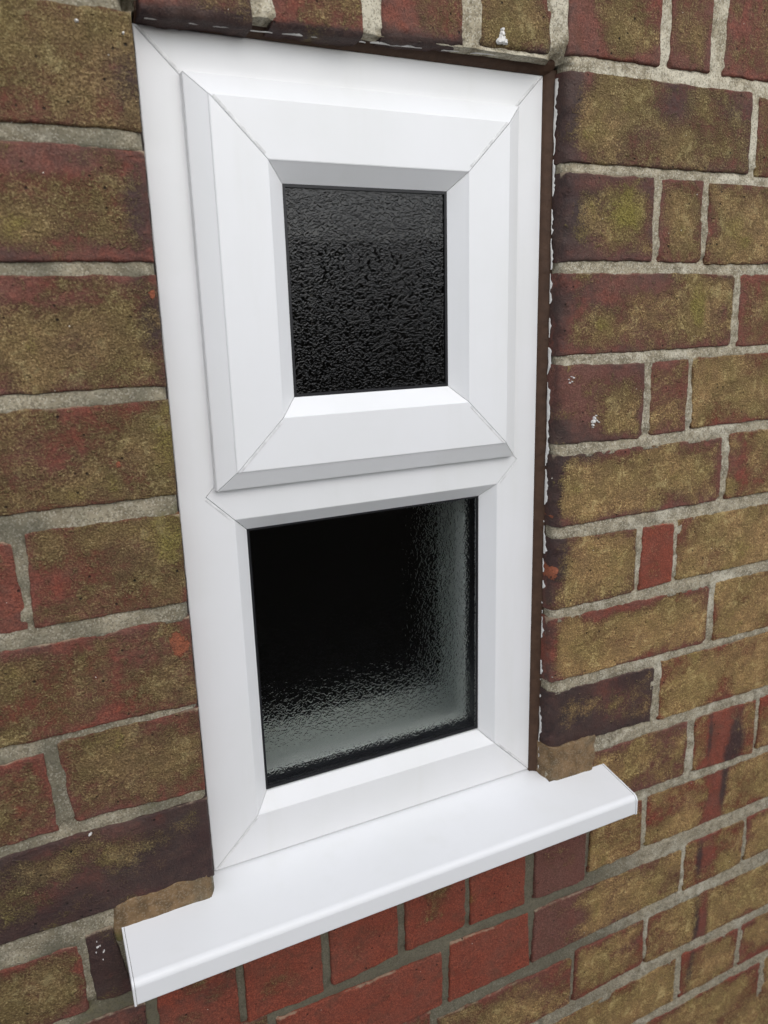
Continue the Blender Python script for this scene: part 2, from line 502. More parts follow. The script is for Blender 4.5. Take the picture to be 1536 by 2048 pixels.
    # pits and specks
    def cells(scale):
        d = k.voro(scale)
        c = k.voro(scale, out='Color')
        s = k.n('ShaderNodeSeparateColor')
        k.t.links.new(c, s.inputs[0])
        return d, s.outputs
    pd, pc = cells(140)
    pits = k.math('MULTIPLY', k.ramp(pd, 0.06, 0.17, 1, 0), k.ramp(pc[0], 0.74, 0.76))
    col = k.mix(k.math('MULTIPLY', pits, 0.9), col, (0.018, 0.013, 0.011))
    sd, sc = cells(72)
    rad = k.math('MULTIPLY', sc[1], 0.055)
    spd = k.math('ADD', sd, ctr(fine, 0.07))
    speck = k.math('MULTIPLY', k.math('LESS_THAN', spd, rad), k.ramp(sc[0], 0.50, 0.51))
    col = k.mix(speck, col, (0.66, 0.62, 0.53))
    k.set(k.b.inputs['Base Color'], col)
    k.set(k.b.inputs['Roughness'], k.math('SUBTRACT', 0.88, k.math('MULTIPLY', dk, 0.33)))
    k.b.inputs['Specular IOR Level'].default_value = 0.2
    h = k.math('ADD', k.math('MULTIPLY', strands, 0.5), k.math('MULTIPLY', grain, 1.3))
    h = k.math('ADD', h, k.math('MULTIPLY', strands2, 1.1))
    h = k.math('ADD', h, k.math('MULTIPLY', crease, 1.3))
    h = k.math('SUBTRACT', h, k.math('MULTIPLY', pits, 1.2))
    h = k.math('SUBTRACT', h, k.math('MULTIPLY', cm, 0.8))
    sm = k.math('MULTIPLY', h, k.math('ADD', 0.40, k.math('MULTIPLY', om, 0.6)))
    k.set(k.b.inputs['Normal'], k.bump(sm, 0.0017, 1.0))
    return k.m


def mortar_material(name, c0, c1, grain=1.0):
    k = NT(name)
    fine = k.noise(1500, 2, 0.7)
    sand = k.voro(1000, out='Color')
    sep = k.n('ShaderNodeSeparateColor')
    k.t.links.new(sand, sep.inputs[0])
    mid = k.noise(120, 4, 0.6)
    low = k.noise(22, 3, 0.6)
    col = k.mix(k.ramp(mid, 0.3, 0.7), c0, c1)
    col = k.mix(k.ramp(low, 0.42, 0.72, 0, 0.70), col, (0.155, 0.133, 0.090))
    mortar_dark, moss, pale = k.attr('mortar_dark'), k.attr('moss'), k.attr('pale')
    pl = k.math('ADD', pale, k.math('MULTIPLY', k.math('SUBTRACT', low, 0.5), 2.2))
    pl = k.math('ADD', pl, k.math('MULTIPLY', k.math('SUBTRACT', mid, 0.5), 0.9))
    col = k.mix(k.ramp(pl, 0.40, 0.95, 0, 0.80), col, (0.66, 0.61, 0.48))
    dm = k.math('ADD', mortar_dark, k.math('MULTIPLY', k.math('SUBTRACT', mid, 0.5), 0.7))
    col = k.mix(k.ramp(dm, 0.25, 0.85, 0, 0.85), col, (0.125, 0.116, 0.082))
    ms = k.math('ADD', moss, k.math('MULTIPLY', k.math('SUBTRACT', mid, 0.5), 1.2))
    col = k.mix(k.ramp(ms, 0.35, 1.0, 0, 0.7), col, (0.130, 0.118, 0.035))
    col = k.mix(k.math('MULTIPLY', k.ramp(sep.outputs[0], 0.70, 0.75), 0.45 * grain), col, (0.085, 0.072, 0.052))
    col = k.mix(k.math('MULTIPLY', k.ramp(sep.outputs[1], 0.78, 0.83), k.math('SUBTRACT', 0.45 * grain, k.math('MULTIPLY', dm, 0.4 * grain), clamp=True)), col, (0.66, 0.62, 0.51))
    col = k.mix(k.ramp(fine, 0.5, 0.85, 0, 0.35), col, (0.11, 0.098, 0.07))
    k.set(k.b.inputs['Base Color'], col)
    k.b.inputs['Roughness'].default_value = 0.92
    k.b.inputs['Specular IOR Level'].default_value = 0.2
    h = k.math('ADD', k.math('MULTIPLY', sep.outputs[2], 0.5), k.math('MULTIPLY', mid, 0.9))
    h = k.math('ADD', h, k.math('MULTIPLY', fine, 0.4))
    k.set(k.b.inputs['Normal'], k.bump(h, 0.0010 * grain, 0.8))
    return k.m


def upvc_material(name, base, rough, dirt):
    k = NT(name)
    n1 = k.noise(9, 4, 0.6)
    streak = k.noise(30, 4, 0.6, vec=k.scaled((1.0, 1.0, 0.12)))
    col = k.mix(k.ramp(n1, 0.35, 0.75, 0, 0.5 * dirt), base, (base[0] * .93, base[1] * .935, base[2] * .91))
    col = k.mix(k.ramp(streak, 0.5, 0.8, 0, 0.45 * dirt), col, (base[0] * .90, base[1] * .90, base[2] * .86))
    # stray grit
    sp = k.voro(55)
    sc = k.voro(55, out='Color')
    sep = k.n('ShaderNodeSeparateColor')
    k.t.links.new(sc, sep.inputs[0])
    g = k.math('MULTIPLY', k.math('LESS_THAN', sp, k.math('MULTIPLY', sep.outputs[1], 0.045)), k.ramp(sep.outputs[0], 0.90, 0.91))
    col = k.mix(k.math('MULTIPLY', g, 0.75), col, (0.12, 0.11, 0.09))
    k.set(k.b.inputs['Base Color'], col)
    k.set(k.b.inputs['Roughness'], k.ramp(n1, 0.3, 0.7, rough, rough + 0.06))
    k.b.inputs['Specular IOR Level'].default_value = 0.38
    k.set(k.b.inputs['Normal'], k.bump(k.noise(45, 2), 0.0006, 0.25))
    return k.m


def plain(name, col, rough=0.6, spec=0.4, bump=None):
    k = NT(name)
    n1 = k.noise(140, 4, 0.6)
    c = k.mix(k.ramp(n1, 0.3, 0.75), col, tuple(a * 0.72 for a in col))
    k.set(k.b.inputs['Base Color'], c)
    k.b.inputs['Roughness'].default_value = rough
    k.b.inputs['Specular IOR Level'].default_value = spec
    if bump:
        k.set(k.b.inputs['Normal'], k.bump(n1, bump, 0.8))
    return k.m


def glass_material(name, texture=0.0, bend=0.0, scale=300, mirror=1.0, tint=(0.985, 0.995, 0.985)):
    """sheet glass: mirror share by angle, the rest bent a little (textured) or let through"""
    k = NT(name)
    k.t.nodes.remove(k.b)
    nrm = None
    if texture:
        v = k.noise(scale, 1, 0.5, 1.3)
        h = k.ramp(v, 0.36, 0.64)
        nrm = k.bump(h, texture, 1.0)
        nrm2 = k.bump(h, bend, 1.0)
    geo = k.n('ShaderNodeNewGeometry')
    dot = k.n('ShaderNodeVectorMath', operation='DOT_PRODUCT')
    k.t.links.new(geo.outputs['Incoming'], dot.inputs[0])
    k.t.links.new(nrm or geo.outputs['Normal'], dot.inputs[1])
    c = k.math('SUBTRACT', 1.0, k.math('ABSOLUTE', dot.outputs['Value']), clamp=True)
    f = k.math('MULTIPLY_ADD', k.math('POWER', c, 5.0), 0.95 * mirror, 0.042 * mirror)
    gl = k.n('ShaderNodeBsdfGlossy')
    gl.inputs['Roughness'].default_value = 0.0
    if texture:
        th = k.n('ShaderNodeBsdfRefraction')
        th.inputs['IOR'].default_value = 1.22
        th.inputs['Roughness'].default_value = 0.13
        k.t.links.new(nrm2, th.inputs['Normal'])
        k.t.links.new(nrm, gl.inputs['Normal'])
    else:
        th = k.n('ShaderNodeBsdfTransparent')
    th.inputs['Color'].default_value = (*tint, 1)
    mx = k.n('ShaderNodeMixShader')
    k.t.links.new(f, mx.inputs[0])
    k.t.links.new(th.outputs[0], mx.inputs[1])
    k.t.links.new(gl.outputs[0], mx.inputs[2])
    k.t.links.new(mx.outputs[0], k.out.inputs['Surface'])
    return k.m


M_BRICK = brick_material()
M_MORTAR = mortar_material('sandy_mortar', (0.240, 0.205, 0.138), (0.45, 0.395, 0.285))
M_REPAIR = mortar_material('tan_repair_mortar', (0.120, 0.078, 0.040), (0.235, 0.150, 0.078), 0.22)
M_UPVC = upvc_material('white_upvc', (0.765, 0.766, 0.768), 0.36, 1.1)
M_SILL = upvc_material('white_upvc_sill', (0.790, 0.795, 0.800), 0.32, 0.7)
M_SEAL = plain('brown_sealant', (0.080, 0.044, 0.027), 0.65, 0.25, 0.0016)
M_SEAL_GAP_SHADE = plain('gap_shade_sealant', (0.030, 0.021, 0.017), 0.7, 0.2, 0.0010)  # darker copy of the sealant, painting in the left gap's dark line
M_SEAM = plain('grimy_weld', (0.772, 0.77, 0.76), 0.42, 0.35)
M_PAINT = plain('flaking_white_paint', (0.76, 0.74, 0.70), 0.7, 0.3, 0.0006)
M_BLACK = plain('black_rubber', (0.012, 0.012, 0.014), 0.45, 0.4)
M_SPACER = plain('black_spacer', (0.010, 0.011, 0.016), 0.4, 0.5)
M_TEXGLASS = glass_material('dark_textured_glass', 0.00013, 0.0003, 400, 1.0, (0.05, 0.052, 0.055))
M_TEXGLASS_FINE = glass_material('textured_glass', 0.00007, 0.00060, 290)
M_GLASS = glass_material('clear_glass', 0.0, 0.0, 300, 0.15)
M_PLASTER = plain('painted_plaster', (0.80, 0.83, 0.81), 0.8, 0.2)
M_DARK = plain('dark_interior', (0.02, 0.02, 0.02), 0.9, 0.1)
M_GROUND = plain('concrete_ground', (0.54, 0.54, 0.53), 0.9, 0.2)

# ------------------------------------------------------------------ ground
g = poly_obj('ground', [[(-60000, -60000, -1150), (60000, -60000, -1150), (60000, 60000, -1150), (-60000, 60000, -1150)]], M_GROUND)
g['kind'] = 'structure'

# unseen fence, added to give the glass something dark to mirror
M_FENCE = plain('dark_stained_timber', (0.150, 0.125, 0.100), 0.9, 0.1)
fence = bpy.data.objects.new('added_fence', None)
COL.objects.link(fence)
fence.location = (0, -2.2, -1.15)
fence['kind'] = 'structure'
for i in range(44):
    a = -4200 + i * 190
    bo = poly_obj('added_fence_board', box_polys(a, a + 182, -2225 + 9 * (i % 2), -2203 + 9 * (i % 2), -1140, 700 + 8 * (i * 7 % 3)), M_FENCE)
    bo.parent = fence
    bo.matrix_parent_inverse = Matrix.Translation(-Vector(fence.location))

# ------------------------------------------------------------------ brick wall
wall = empty('brick_wall', 'old red brick wall with olive lichen on its faces and pale sandy mortar joints', 'wall', (0, WALL_Y, -500))


def marks(x, z):
    out = {k: np.zeros_like(x) for k in ('moss', 'dark', 'red', 'olive', 'chip')}
    for ty, cx, cz, rx, rz, a in MARKS:
        d = ((x - cx) / max(rx, 0.5)) ** 2 + ((z - cz) / max(rz, 0.5)) ** 2
        if ty == 'chip':
            out[ty] = np.maximum(out[ty], a * np.exp(-d * 0.7))
        else:
            out[ty] = out[ty] + a * np.exp(-d)
    return out


def axis_samples(length, step, lo, hi):
    edge = [0, 0.4, 0.9, 1.6, 2.6, 4.2]
    a = list(edge)
    rest = np.arange(6.0, length - 6.0, step)
    a += list(rest)
    a += [length - e for e in reversed(edge)]
    return np.array(a) / length


def make_brick(quad, par, kind, seed, fine=True, material=None, name='brick', proud=0.0, radii=None, depth=None):
    q = np.array(quad, float)
    if kind != 9:
        gr = 0.9
        q = q + np.array([[-gr if kind != 2 else 0, gr], [gr if kind != 1 else 0, gr], [gr if kind != 1 else 0, -gr], [-gr if kind != 2 else 0, -gr]])
    w = np.linalg.norm(q[1] - q[0])
    h = np.linalg.norm(q[3] - q[0])
    if fine:
        us = axis_samples(w, 2.3, 0, 0)
        vs = axis_samples(h, 2.3, 0, 0)
    else:
        us = np.array([0, 2 / w, 5 / w, .5, 1 - 5 / w, 1 - 2 / w, 1])
        vs = np.array([0, 2 / h, 5 / h, .5, 1 - 5 / h, 1 - 2 / h, 1])
    U, V = np.meshgrid(us, vs, indexing='ij')
    P = (q[0] * ((1 - U) * (1 - V))[..., None] + q[1] * (U * (1 - V))[..., None]
         + q[2] * (U * V)[..., None] + q[3] * ((1 - U) * V)[..., None])
    X, Z = P[..., 0].copy(), P[..., 1].copy()
    el, er, et, eb = U * w, (1 - U) * w, V * h, (1 - V) * h
    rl, rr, rt, rb = radii or {0: (1.7, 1.7, 1.5, 1.9), 1: (1.7, 2.6, 1.5, 1.9), 2: (8.0, 1.7, 1.5, 1.9), 3: (1.7, 1.7, 1.5, 6.0)}[kind]

    def drop(e, r, s):
        rv = r * (0.25 + 1.5 * fbm(X / 9, Z / 9, seed + s, 3))
        t = np.clip(1 - e / rv, 0, 1)
        return rv * (1 - np.sqrt(np.clip(1 - t * t, 0, 1)))
    D = np.maximum.reduce([drop(el, rl, 1), drop(er, rr, 2), drop(et, rt, 3), drop(eb, rb, 4)])
    # knocked corners
    for k, (a, b) in enumerate(((el, et), (er, et), (er, eb), (el, eb))):
        rad = 0.5 + 5.5 * _T[(seed * 7 + k * 13) & 255, 3]
        if kind in (1, 2) and k in ((1, 2) if kind == 1 else (0, 3)):
            rad *= 0.5
        dd = a + b + 3 * (vnoise(X / 4, Z / 4, seed + 9 + k) - 0.5)
        D = np.maximum(D, np.clip(rad - dd, 0, None) * 0.8)
    # wandering outline
    amp = 6.0 if material else 2.6
    near = lambda e: np.exp(-e / 5.0)
    dx = (fbm(Z / 11 + 3, X / 40, seed + 20, 4) - 0.5) * amp + (vnoise(Z / 2.6, X / 20, seed + 21) - 0.5) * 0.7
    dz = (fbm(X / 11 + 3, Z / 40, seed + 30, 4) - 0.5) * amp + (vnoise(X / 2.6, Z / 20, seed + 31) - 0.5) * 0.7
    X = X + dx * (near(el) * (0.3 if kind == 2 else 1) + near(er) * (0.3 if kind == 1 else 1))
    Z = Z + dz * (near(et) + near(eb))
    tilt = (_T[seed & 255, 11] - 0.5) * 1.2 * (U - 0.5) + (_T[seed & 255, 17] - 0.5) * 1.4 * (V - 0.5)
    Y = WALL_Y - proud + D + tilt + (_T[seed & 255, 5] - 0.5) * 1.0
    Y = Y + (fbm(X / 26, Z / 26, seed + 40) - 0.5) * (3.5 if material else 1.6) + (fbm(X / 5, Z / 5, seed + 50) - 0.5) * 0.7
    nu, nv = U.shape
    V3 = np.stack([X, Y, Z], -1).reshape(-1, 3)
    I = np.arange(nu * nv).reshape(nu, nv)
    quads = np.stack([I[:-1, :-1], I[:-1, 1:], I[1:, 1:], I[1:, :-1]], -1).reshape(-1, 4)
    # sides
    loop = np.concatenate([I[:-1, 0], I[-1, :-1], I[:0:-1, -1], I[0, :0:-1]])
    L = V3[loop]
    deep = depth or (100 if kind in (1, 2, 3) else 14)
    rows = ([2, 4, 6, 8, 10.5, 13, 16, 19, 22, 26, deep] if kind in (1, 2, 3) else [3, deep]) if fine else [deep]
    allv, prev, n0 = [V3], loop, len(V3)
    extra_edge = []
    nl = len(loop)
    cen = V3.mean(0)
    for d in rows:
        R = L.copy()
        R[:, 1] = L[:, 1] + d
        s = np.arange(nl)
        wob = (fbm(s / 9.0, np.full(nl, d / 4.0), seed + 60) - 0.5) * 1.1
        out = np.sign(R[:, [0, 2]] - cen[[0, 2]])
        R[:, 0] += wob * out[:, 0] * (np.abs(R[:, 0] - cen[0]) > w * 0.47)
        R[:, 2] += wob * out[:, 1] * (np.abs(R[:, 2] - cen[2]) > h * 0.45)
        cur = np.arange(n0, n0 + nl)
        allv.append(R)
        quads = np.vstack([quads, np.stack([prev, cur, np.roll(cur, -1), np.roll(prev, -1)], -1)[:, ::-1]])
        prev = cur
        n0 += nl
        extra_edge.append(d)
    VV = np.vstack(allv)
    quads = quads[:, ::-1]
    x, z = VV[:, 0], VV[:, 2]
    edge = np.minimum.reduce([el, er, et, eb]).reshape(-1)
    ns = len(VV) - nu * nv
    edge = np.concatenate([edge, np.zeros(ns)])
    side = np.concatenate([np.zeros(nu * nv), np.ones(ns)])
    ol, dk, tn = par
    if ol > 0.25:
        tn = tn + 0.22
    mk = marks(x, z)
    lowf = fbm(x / 34, z / 24, seed + 70)
    attrs = {
        'olive': ol + (lowf - 0.5) * 0.75 - (0.15 + 0.45 * _T[seed & 255, 23]) * np.exp(-edge / 7.0) * (0.3 + 1.4 * fbm(x / 25, z / 25, seed + 75)) + mk['olive'] - 0.5 * side,
        'dark': dk + (fbm(x / 40, z / 30, seed + 80) - 0.5) * 0.7 * (dk > 0.08) + 0.28 * np.exp(-edge / 6.0) * fbm(x / 22, z / 22, seed + 85) * (dk > 0.06) + mk['dark'] + side * 0.08,
        'tone': tn + (lowf - 0.5) * 0.3,
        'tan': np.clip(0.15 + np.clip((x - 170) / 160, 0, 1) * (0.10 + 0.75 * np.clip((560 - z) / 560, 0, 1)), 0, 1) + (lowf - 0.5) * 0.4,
        'moss': np.clip(mk['moss'], 0, 1.2) + (0.9 * np.clip(fbm(x / 26, z / 22, seed + 90) - 0.50, 0, 1) * 2.2 if fine else 0),
        'red': mk['red'],
        'chip': mk['chip'],
        'bloom': np.clip(0.75 - np.minimum(et, el.clip(6)).reshape(-1) / 3.0, -1, 1).tolist() + [0.2] * ns if False else
                 np.concatenate([(0.75 * np.exp(-et / 3.0) + 0.40 * np.exp(-np.minimum(el, er) / 2.0) + 0.15 * np.exp(-eb / 2.0)).reshape(-1)
                                 * (0.35 + 1.0 * vnoise(x[:nu * nv].reshape(U.shape) / 30, z[:nu * nv].reshape(U.shape) / 60, seed + 95).reshape(-1)), np.zeros(ns)]),
    }
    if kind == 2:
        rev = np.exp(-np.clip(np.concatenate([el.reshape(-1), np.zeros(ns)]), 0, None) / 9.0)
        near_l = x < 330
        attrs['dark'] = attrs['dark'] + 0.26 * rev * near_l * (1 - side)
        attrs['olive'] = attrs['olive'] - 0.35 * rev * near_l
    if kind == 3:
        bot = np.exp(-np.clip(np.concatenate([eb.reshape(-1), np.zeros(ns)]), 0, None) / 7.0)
        attrs['dark'] = attrs['dark'] + 0.75 * bot + 0.3 * side * (z < 625)  # soffit shade put into the colour, over a blackened mossy arris
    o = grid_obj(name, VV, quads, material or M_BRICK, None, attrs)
    adopt(o, wall)
    return o


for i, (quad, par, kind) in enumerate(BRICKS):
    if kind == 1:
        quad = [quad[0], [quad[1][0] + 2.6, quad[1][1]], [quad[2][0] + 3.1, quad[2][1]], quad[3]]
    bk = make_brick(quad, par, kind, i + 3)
    if par[1] > 0.6:
        bk['label'] = 'dark over-burnt brick'
    elif par[0] <= 0.12:
        bk['label'] = 'clean red brick'

# the wall carries on a little beyond the picture
COURSES = [(758.5, 694.0), (684.0, 620.0)] + [(607 - 74.6 * k, 544 - 74.4 * k) for k in range(13)]


def filler(x_from, x_to, zt, zb, seed, stretch_first):
    x, k = x_from, 0
    step = 1 if x_to > x_from else -1
    while (x_to - x) * step > 60:
        w = 198 if (k % 2 == 0) == stretch_first else 94
        a, b = sorted((x, x + step * w))
        r = _T[(seed * 5 + k * 3) & 255, 40:44]
        make_brick([[a, zt], [b, zt], [b, zb], [a, zb]], (0.35 + 0.4 * r[0], 0.25 * r[1], 0.2 + 0.5 * r[2]), 0, 200 + seed * 9 + k, fine=False)
        x += step * (w + 10)
        k += 1


for ci, (zt, zb) in enumerate(COURSES):
    if ci == 0:
        filler(308, 900, zt, zb, ci, True)
        filler(-7, -420, zt, zb, ci, True)
        continue
    mid = (zt + zb) / 2
    xs = [(min(p[0] for p in q), max(p[0] for p in q)) for q, _, _ in BRICKS
          if min(q[0][1], q[1][1]) - 4 > mid > max(q[2][1], q[3][1]) + 4]
    left = min([a for a, b in xs if a < 330] or [999])
    rgt = max([b for a, b in xs] or [0])
    if left > 330:
        left = min([a for a, b in xs])
    if rgt < 900:
        filler(rgt + 10, 900, zt, zb, ci, ci % 2 == 0)
    if ci == 1:
        left = 3
    if left > -420:
        filler(left - 10, -420, zt, zb, ci + 20, ci % 2 == 1)

# mortar: one bedded sheet behind and between the bricks, open at the window
gx = np.unique(np.concatenate([np.arange(-430, 910, 3.0), [HOLE[0], HOLE[1]], np.arange(-12, 3, 1.5), np.arange(306, 324, 1.5)]))
gz = np.unique(np.concatenate([np.arange(-440, 765, 3.0), [HOLE[2], HOLE[3]], np.arange(600, 622, 1.5)]))
GX, GZ = np.meshgrid(gx, gz, indexing='ij')
GY = WALL_Y + 0.95 + (fbm(GX / 18, GZ / 18, 5) - 0.5) * 2.6 + (fbm(GX / 5, GZ / 5, 8) - 0.5) * 1.3
for quad, _p, _k in BRICKS:                                    # struck joints: pushed in under each brick
    xa_, xb_ = min(p[0] for p in quad) - 4, max(p[0] for p in quad) + 4
    zb_ = (quad[2][1] + quad[3][1]) / 2
    i0, i1 = np.searchsorted(gx, (xa_, xb_))
    j0, j1 = np.searchsorted(gz, (zb_ - 12, zb_ + 4))
    GY[i0:i1, j0:j1] += 1.9 * np.exp(-np.clip(zb_ - GZ[i0:i1, j0:j1], 0, None) / 3.2)
for quad, _p, _k in BRICKS:                                    # nothing of the bed stands in front of a brick
    xa_, xb_ = max(quad[0][0], quad[3][0]) + 2.4, min(quad[1][0], quad[2][0]) - 2.4
    xa_ -= 14 if _k == 2 else 0
    xb_ += 14 if _k == 1 else 0
    zb_, zt_ = max(quad[2][1], quad[3][1]) + 2.4, min(quad[0][1], quad[1][1]) - 2.2
    i0, i1 = np.searchsorted(gx, (xa_, xb_))
    j0, j1 = np.searchsorted(gz, (zb_, zt_))
    GY[i0:i1, j0:j1] = np.maximum(GY[i0:i1, j0:j1], WALL_Y + (4.0 if _k in (0, 3) else 9.0))
tr_ = np.clip(1 - (GX - 315.0) / 9.0, 0, 1) * (GX > 300) * (GZ < 613)
GY += np.where((tr_ > 0) & (GZ > -20), 9.5 * (1 - np.sqrt(np.clip(1 - tr_ ** 2, 0, 1))) + 0.6 * tr_, 0)
tl_ = np.clip(1 - (-3.7 - GX) / 5.0, 0, 1) * (GX < 10)
GY += np.where((tl_ > 0) & (GZ > -20) & (GZ < 613), 5.5 * (1 - np.sqrt(np.clip(1 - tl_ ** 2, 0, 1))) + 0.6 * tl_, 0)
under = np.clip((-66 - GZ) / 12, 0, 1) * np.clip((GX + 110) / 40, 0, 1) * np.clip((480 - GX) / 120, 0, 1) * np.clip((GZ + 330) / 150, 0, 1)
GY += 1.6 * under
GY -= np.where((GX > 71) & (GX < 85), 3.0 * np.exp(-((GZ - 612) / 9) ** 2), 0)          # squeezed-out lump over the head
GY += 30 * np.exp(-((GX + 2.5) / 5.5) ** 2 - ((GZ - 618) / 10) ** 2)                    # open joints at the head's corners
GY += 22 * np.exp(-((GX - 309) / 6) ** 2 - ((GZ - 612) / 6) ** 2)
nu, nv = GX.shape
I = np.arange(nu * nv).reshape(nu, nv)
cxm = (GX[:-1, :-1] + GX[1:, 1:]) / 2
czm = (GZ[:-1, :-1] + GZ[1:, 1:]) / 2
keep = ~((cxm > HOLE[0]) & (cxm < HOLE[1]) & (czm > HOLE[2]) & (czm < HOLE[3]))
Q = np.stack([I[:-1, :-1], I[1:, :-1], I[1:, 1:], I[:-1, 1:]], -1)[keep]
V3 = np.stack([GX, GY, GZ], -1).reshape(-1, 3)
ia, ib = np.searchsorted(gx, HOLE[0]), np.searchsorted(gx, HOLE[1])
ja, jb = np.searchsorted(gz, HOLE[2]), np.searchsorted(gz, HOLE[3])
loop = np.concatenate([I[ia:ib, ja], I[ib, ja:jb], I[ib:ia:-1, jb], I[ia, jb:ja:-1]])
n0, prev, vs_all, q_all = len(V3), loop, [V3], [Q]
for d in (4, 9, 15, 21, 100):
    R = V3[loop].copy()
    R[:, 1] = np.maximum(R[:, 1], WALL_Y + 1) + d
    s = np.arange(len(loop))
    wob = (fbm(s / 3.0, np.full(len(s), d / 5.0), 77) - 0.5) * 1.5
    R[:, 0] += np.where(R[:, 0] < 0, -1, np.where(R[:, 0] > 310, 1, 0)) * (wob + 0.6)
    cur = np.arange(n0, n0 + len(loop))
    q_all.append(np.stack([prev, np.roll(prev, -1), np.roll(cur, -1), cur], -1))
    vs_all.append(R)
    prev = cur
    n0 += len(loop)
VV = np.vstack(vs_all)
QQ = np.vstack(q_all)
x, z = VV[:, 0], VV[:, 2]
mk = marks(x, z)
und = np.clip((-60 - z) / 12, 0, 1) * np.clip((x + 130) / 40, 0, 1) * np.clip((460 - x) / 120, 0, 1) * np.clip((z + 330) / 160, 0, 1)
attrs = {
    'mortar_dark': 0.62 * (x < 0) * fbm(x / 25, z / 25, 63) * 1.6 + 0.75 * und + 0.30 * np.clip((-40 - z) / 100, 0, 1) + 0.25 * np.exp(-((z - 613) / 6) ** 2) * ((x > -6) & (x < 320)) + 0.35 * (np.abs(x - 316) < 2.5),  # darker grey-green tone: left side, below the sill, head and right jamb
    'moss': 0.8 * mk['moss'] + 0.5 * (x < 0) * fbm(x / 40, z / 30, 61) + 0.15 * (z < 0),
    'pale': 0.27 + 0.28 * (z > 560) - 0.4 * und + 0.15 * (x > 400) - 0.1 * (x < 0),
}
mort = grid_obj('mortar', VV, QQ, M_MORTAR, None, attrs)
adopt(mort, wall)
mort['kind'] = 'stuff'

# tan mortar patches where the sill horns were cut in
o = make_brick([[-78, 15.5], [-5.0, 16.0], [-4.5, -14], [-78, -16]], (0, 0, 0), 1, 150, material=M_REPAIR, name='mortar_patch', proud=1.0, radii=(4, 5, 2, 2))
o2 = make_brick([[314.5, 31], [372, 29], [366, -14], [314.5, -14]], (0, 0, 0), 2, 151, material=M_REPAIR, name='mortar_patch', proud=1.6, radii=(13, 4, 2, 2))
for ob in (o, o2):
    me = ob.data
    co = np.zeros(len(me.vertices) * 3)
    me.vertices.foreach_get('co', co)
    zz = co.reshape(-1, 3)[:, 2] / MM + ob.location.z / MM
    zz = co.reshape(-1, 3)[:, 2]
    lo = np.clip(1 - (zz - zz.min()) / 0.020, 0, 1)
    for nm, val in (('moss', 1.25 * lo), ('mortar_dark', 0.7 * lo - 0.1), ('pale', np.full(len(lo), -0.4))):
        at = me.attributes.get(nm) or me.attributes.new(nm, 'FLOAT', 'POINT')
        at.data.foreach_set('value', val.astype(np.float32))

# ------------------------------------------------------------------ old paint left on the reveal and splashed on the bricks
def ribbon(name, pts, wid, nrm, along, thick=0.5):
    """a run of flaked paint: pts on the surface, wid per point, along = direction the width runs in"""
    polys, run = [], []
    for p, w in zip(pts, wid):
        if w > 0.35:
            run.append((p, w))
        else:
            if len(run) > 1:
                polys += strip(run, nrm, along, thick)
            run = []
    if len(run) > 1:
        polys += strip(run, nrm, along, thick)
    return polys


def strip(run, nrm, along, th):
    out = []
    P = [(p, p + along * w * 0.5 + nrm * th, p + along * w) for p, w in run]
    for a, b in zip(P[:-1], P[1:]):
        out.append([a[0], b[0], b[1], a[1]])
        out.append([a[1], b[1], b[2], a[2]])
    return out


zs = np.arange(-2, 606, 1.6)
wn_ = fbm(zs / 9, zs * 0 + 3, 33, 4) * 9.0 - 2.4 + (vnoise(zs / 1.7, zs * 0 + 4, 35) - 0.5) * 3.0 + 1.0 * (fbm(zs / 60, zs * 0, 34) - 0.5) * 5
pts = [np.array([314.9 + 0.5 * (vnoise(zz / 12, 2.0, 3) - 0.5), -5.6 + 1.6 * (vnoise(zz / 8, 7.0, 5) - 0.5), zz]) for zz in zs]
pr = poly_obj('flaked_paint', ribbon('p', pts, np.clip(wn_, 0, 5.0), np.array([-0.8, 0, 0]), np.array([0.12, -1.0, 0])), M_PAINT)
adopt(pr, wall)
pr['kind'] = 'stuff'
xs_ = np.arange(4, 300, 1.6)
wt = fbm(xs_ / 10, xs_ * 0 + 9, 43, 4) * 6.0 - 1.9
base_z = np.interp(xs_, [0, 100, 200, 300], [607.6, 609.4, 612.0, 615.0])
pts = [np.array([xx, -11.5 + 1.5 * (vnoise(xx / 8, 3.0, 6) - 0.5), bz - 0.6]) for xx, bz in zip(xs_, base_z)]
pt = poly_obj('flaked_paint', ribbon('p', pts, np.clip(wt, 0, 2.6), np.array([0, 0, -0.8]), np.array([0, -1.0, 0.25])), M_PAINT)
adopt(pt, wall)
pt['kind'] = 'stuff'


def splash(cx, cz, blobs, seed):
    polys = []
    r = np.random.default_rng(seed)
    for dx, dz, rad in blobs:
        n = 9
        ang = np.linspace(0, 2 * math.pi, n, endpoint=False)
        rr = rad * (0.6 + 0.7 * r.random(n))
        rim = [np.array([cx + dx + a * math.cos(t), WALL_Y + 0.3, cz + dz + a * math.sin(t)]) for a, t in zip(rr, ang)]
        top = [np.array([cx + dx + 0.6 * a * math.cos(t), WALL_Y - 1.5 - 0.3 * r.random(), cz + dz + 0.6 * a * math.sin(t)]) for a, t in zip(rr, ang)]
        for k in range(n):
            polys.append([rim[k], rim[(k + 1) % n], top[(k + 1) % n], top[k]])
        polys.append(top)
    ob = poly_obj('paint_splash', polys, M_PAINT)
    adopt(ob, wall)


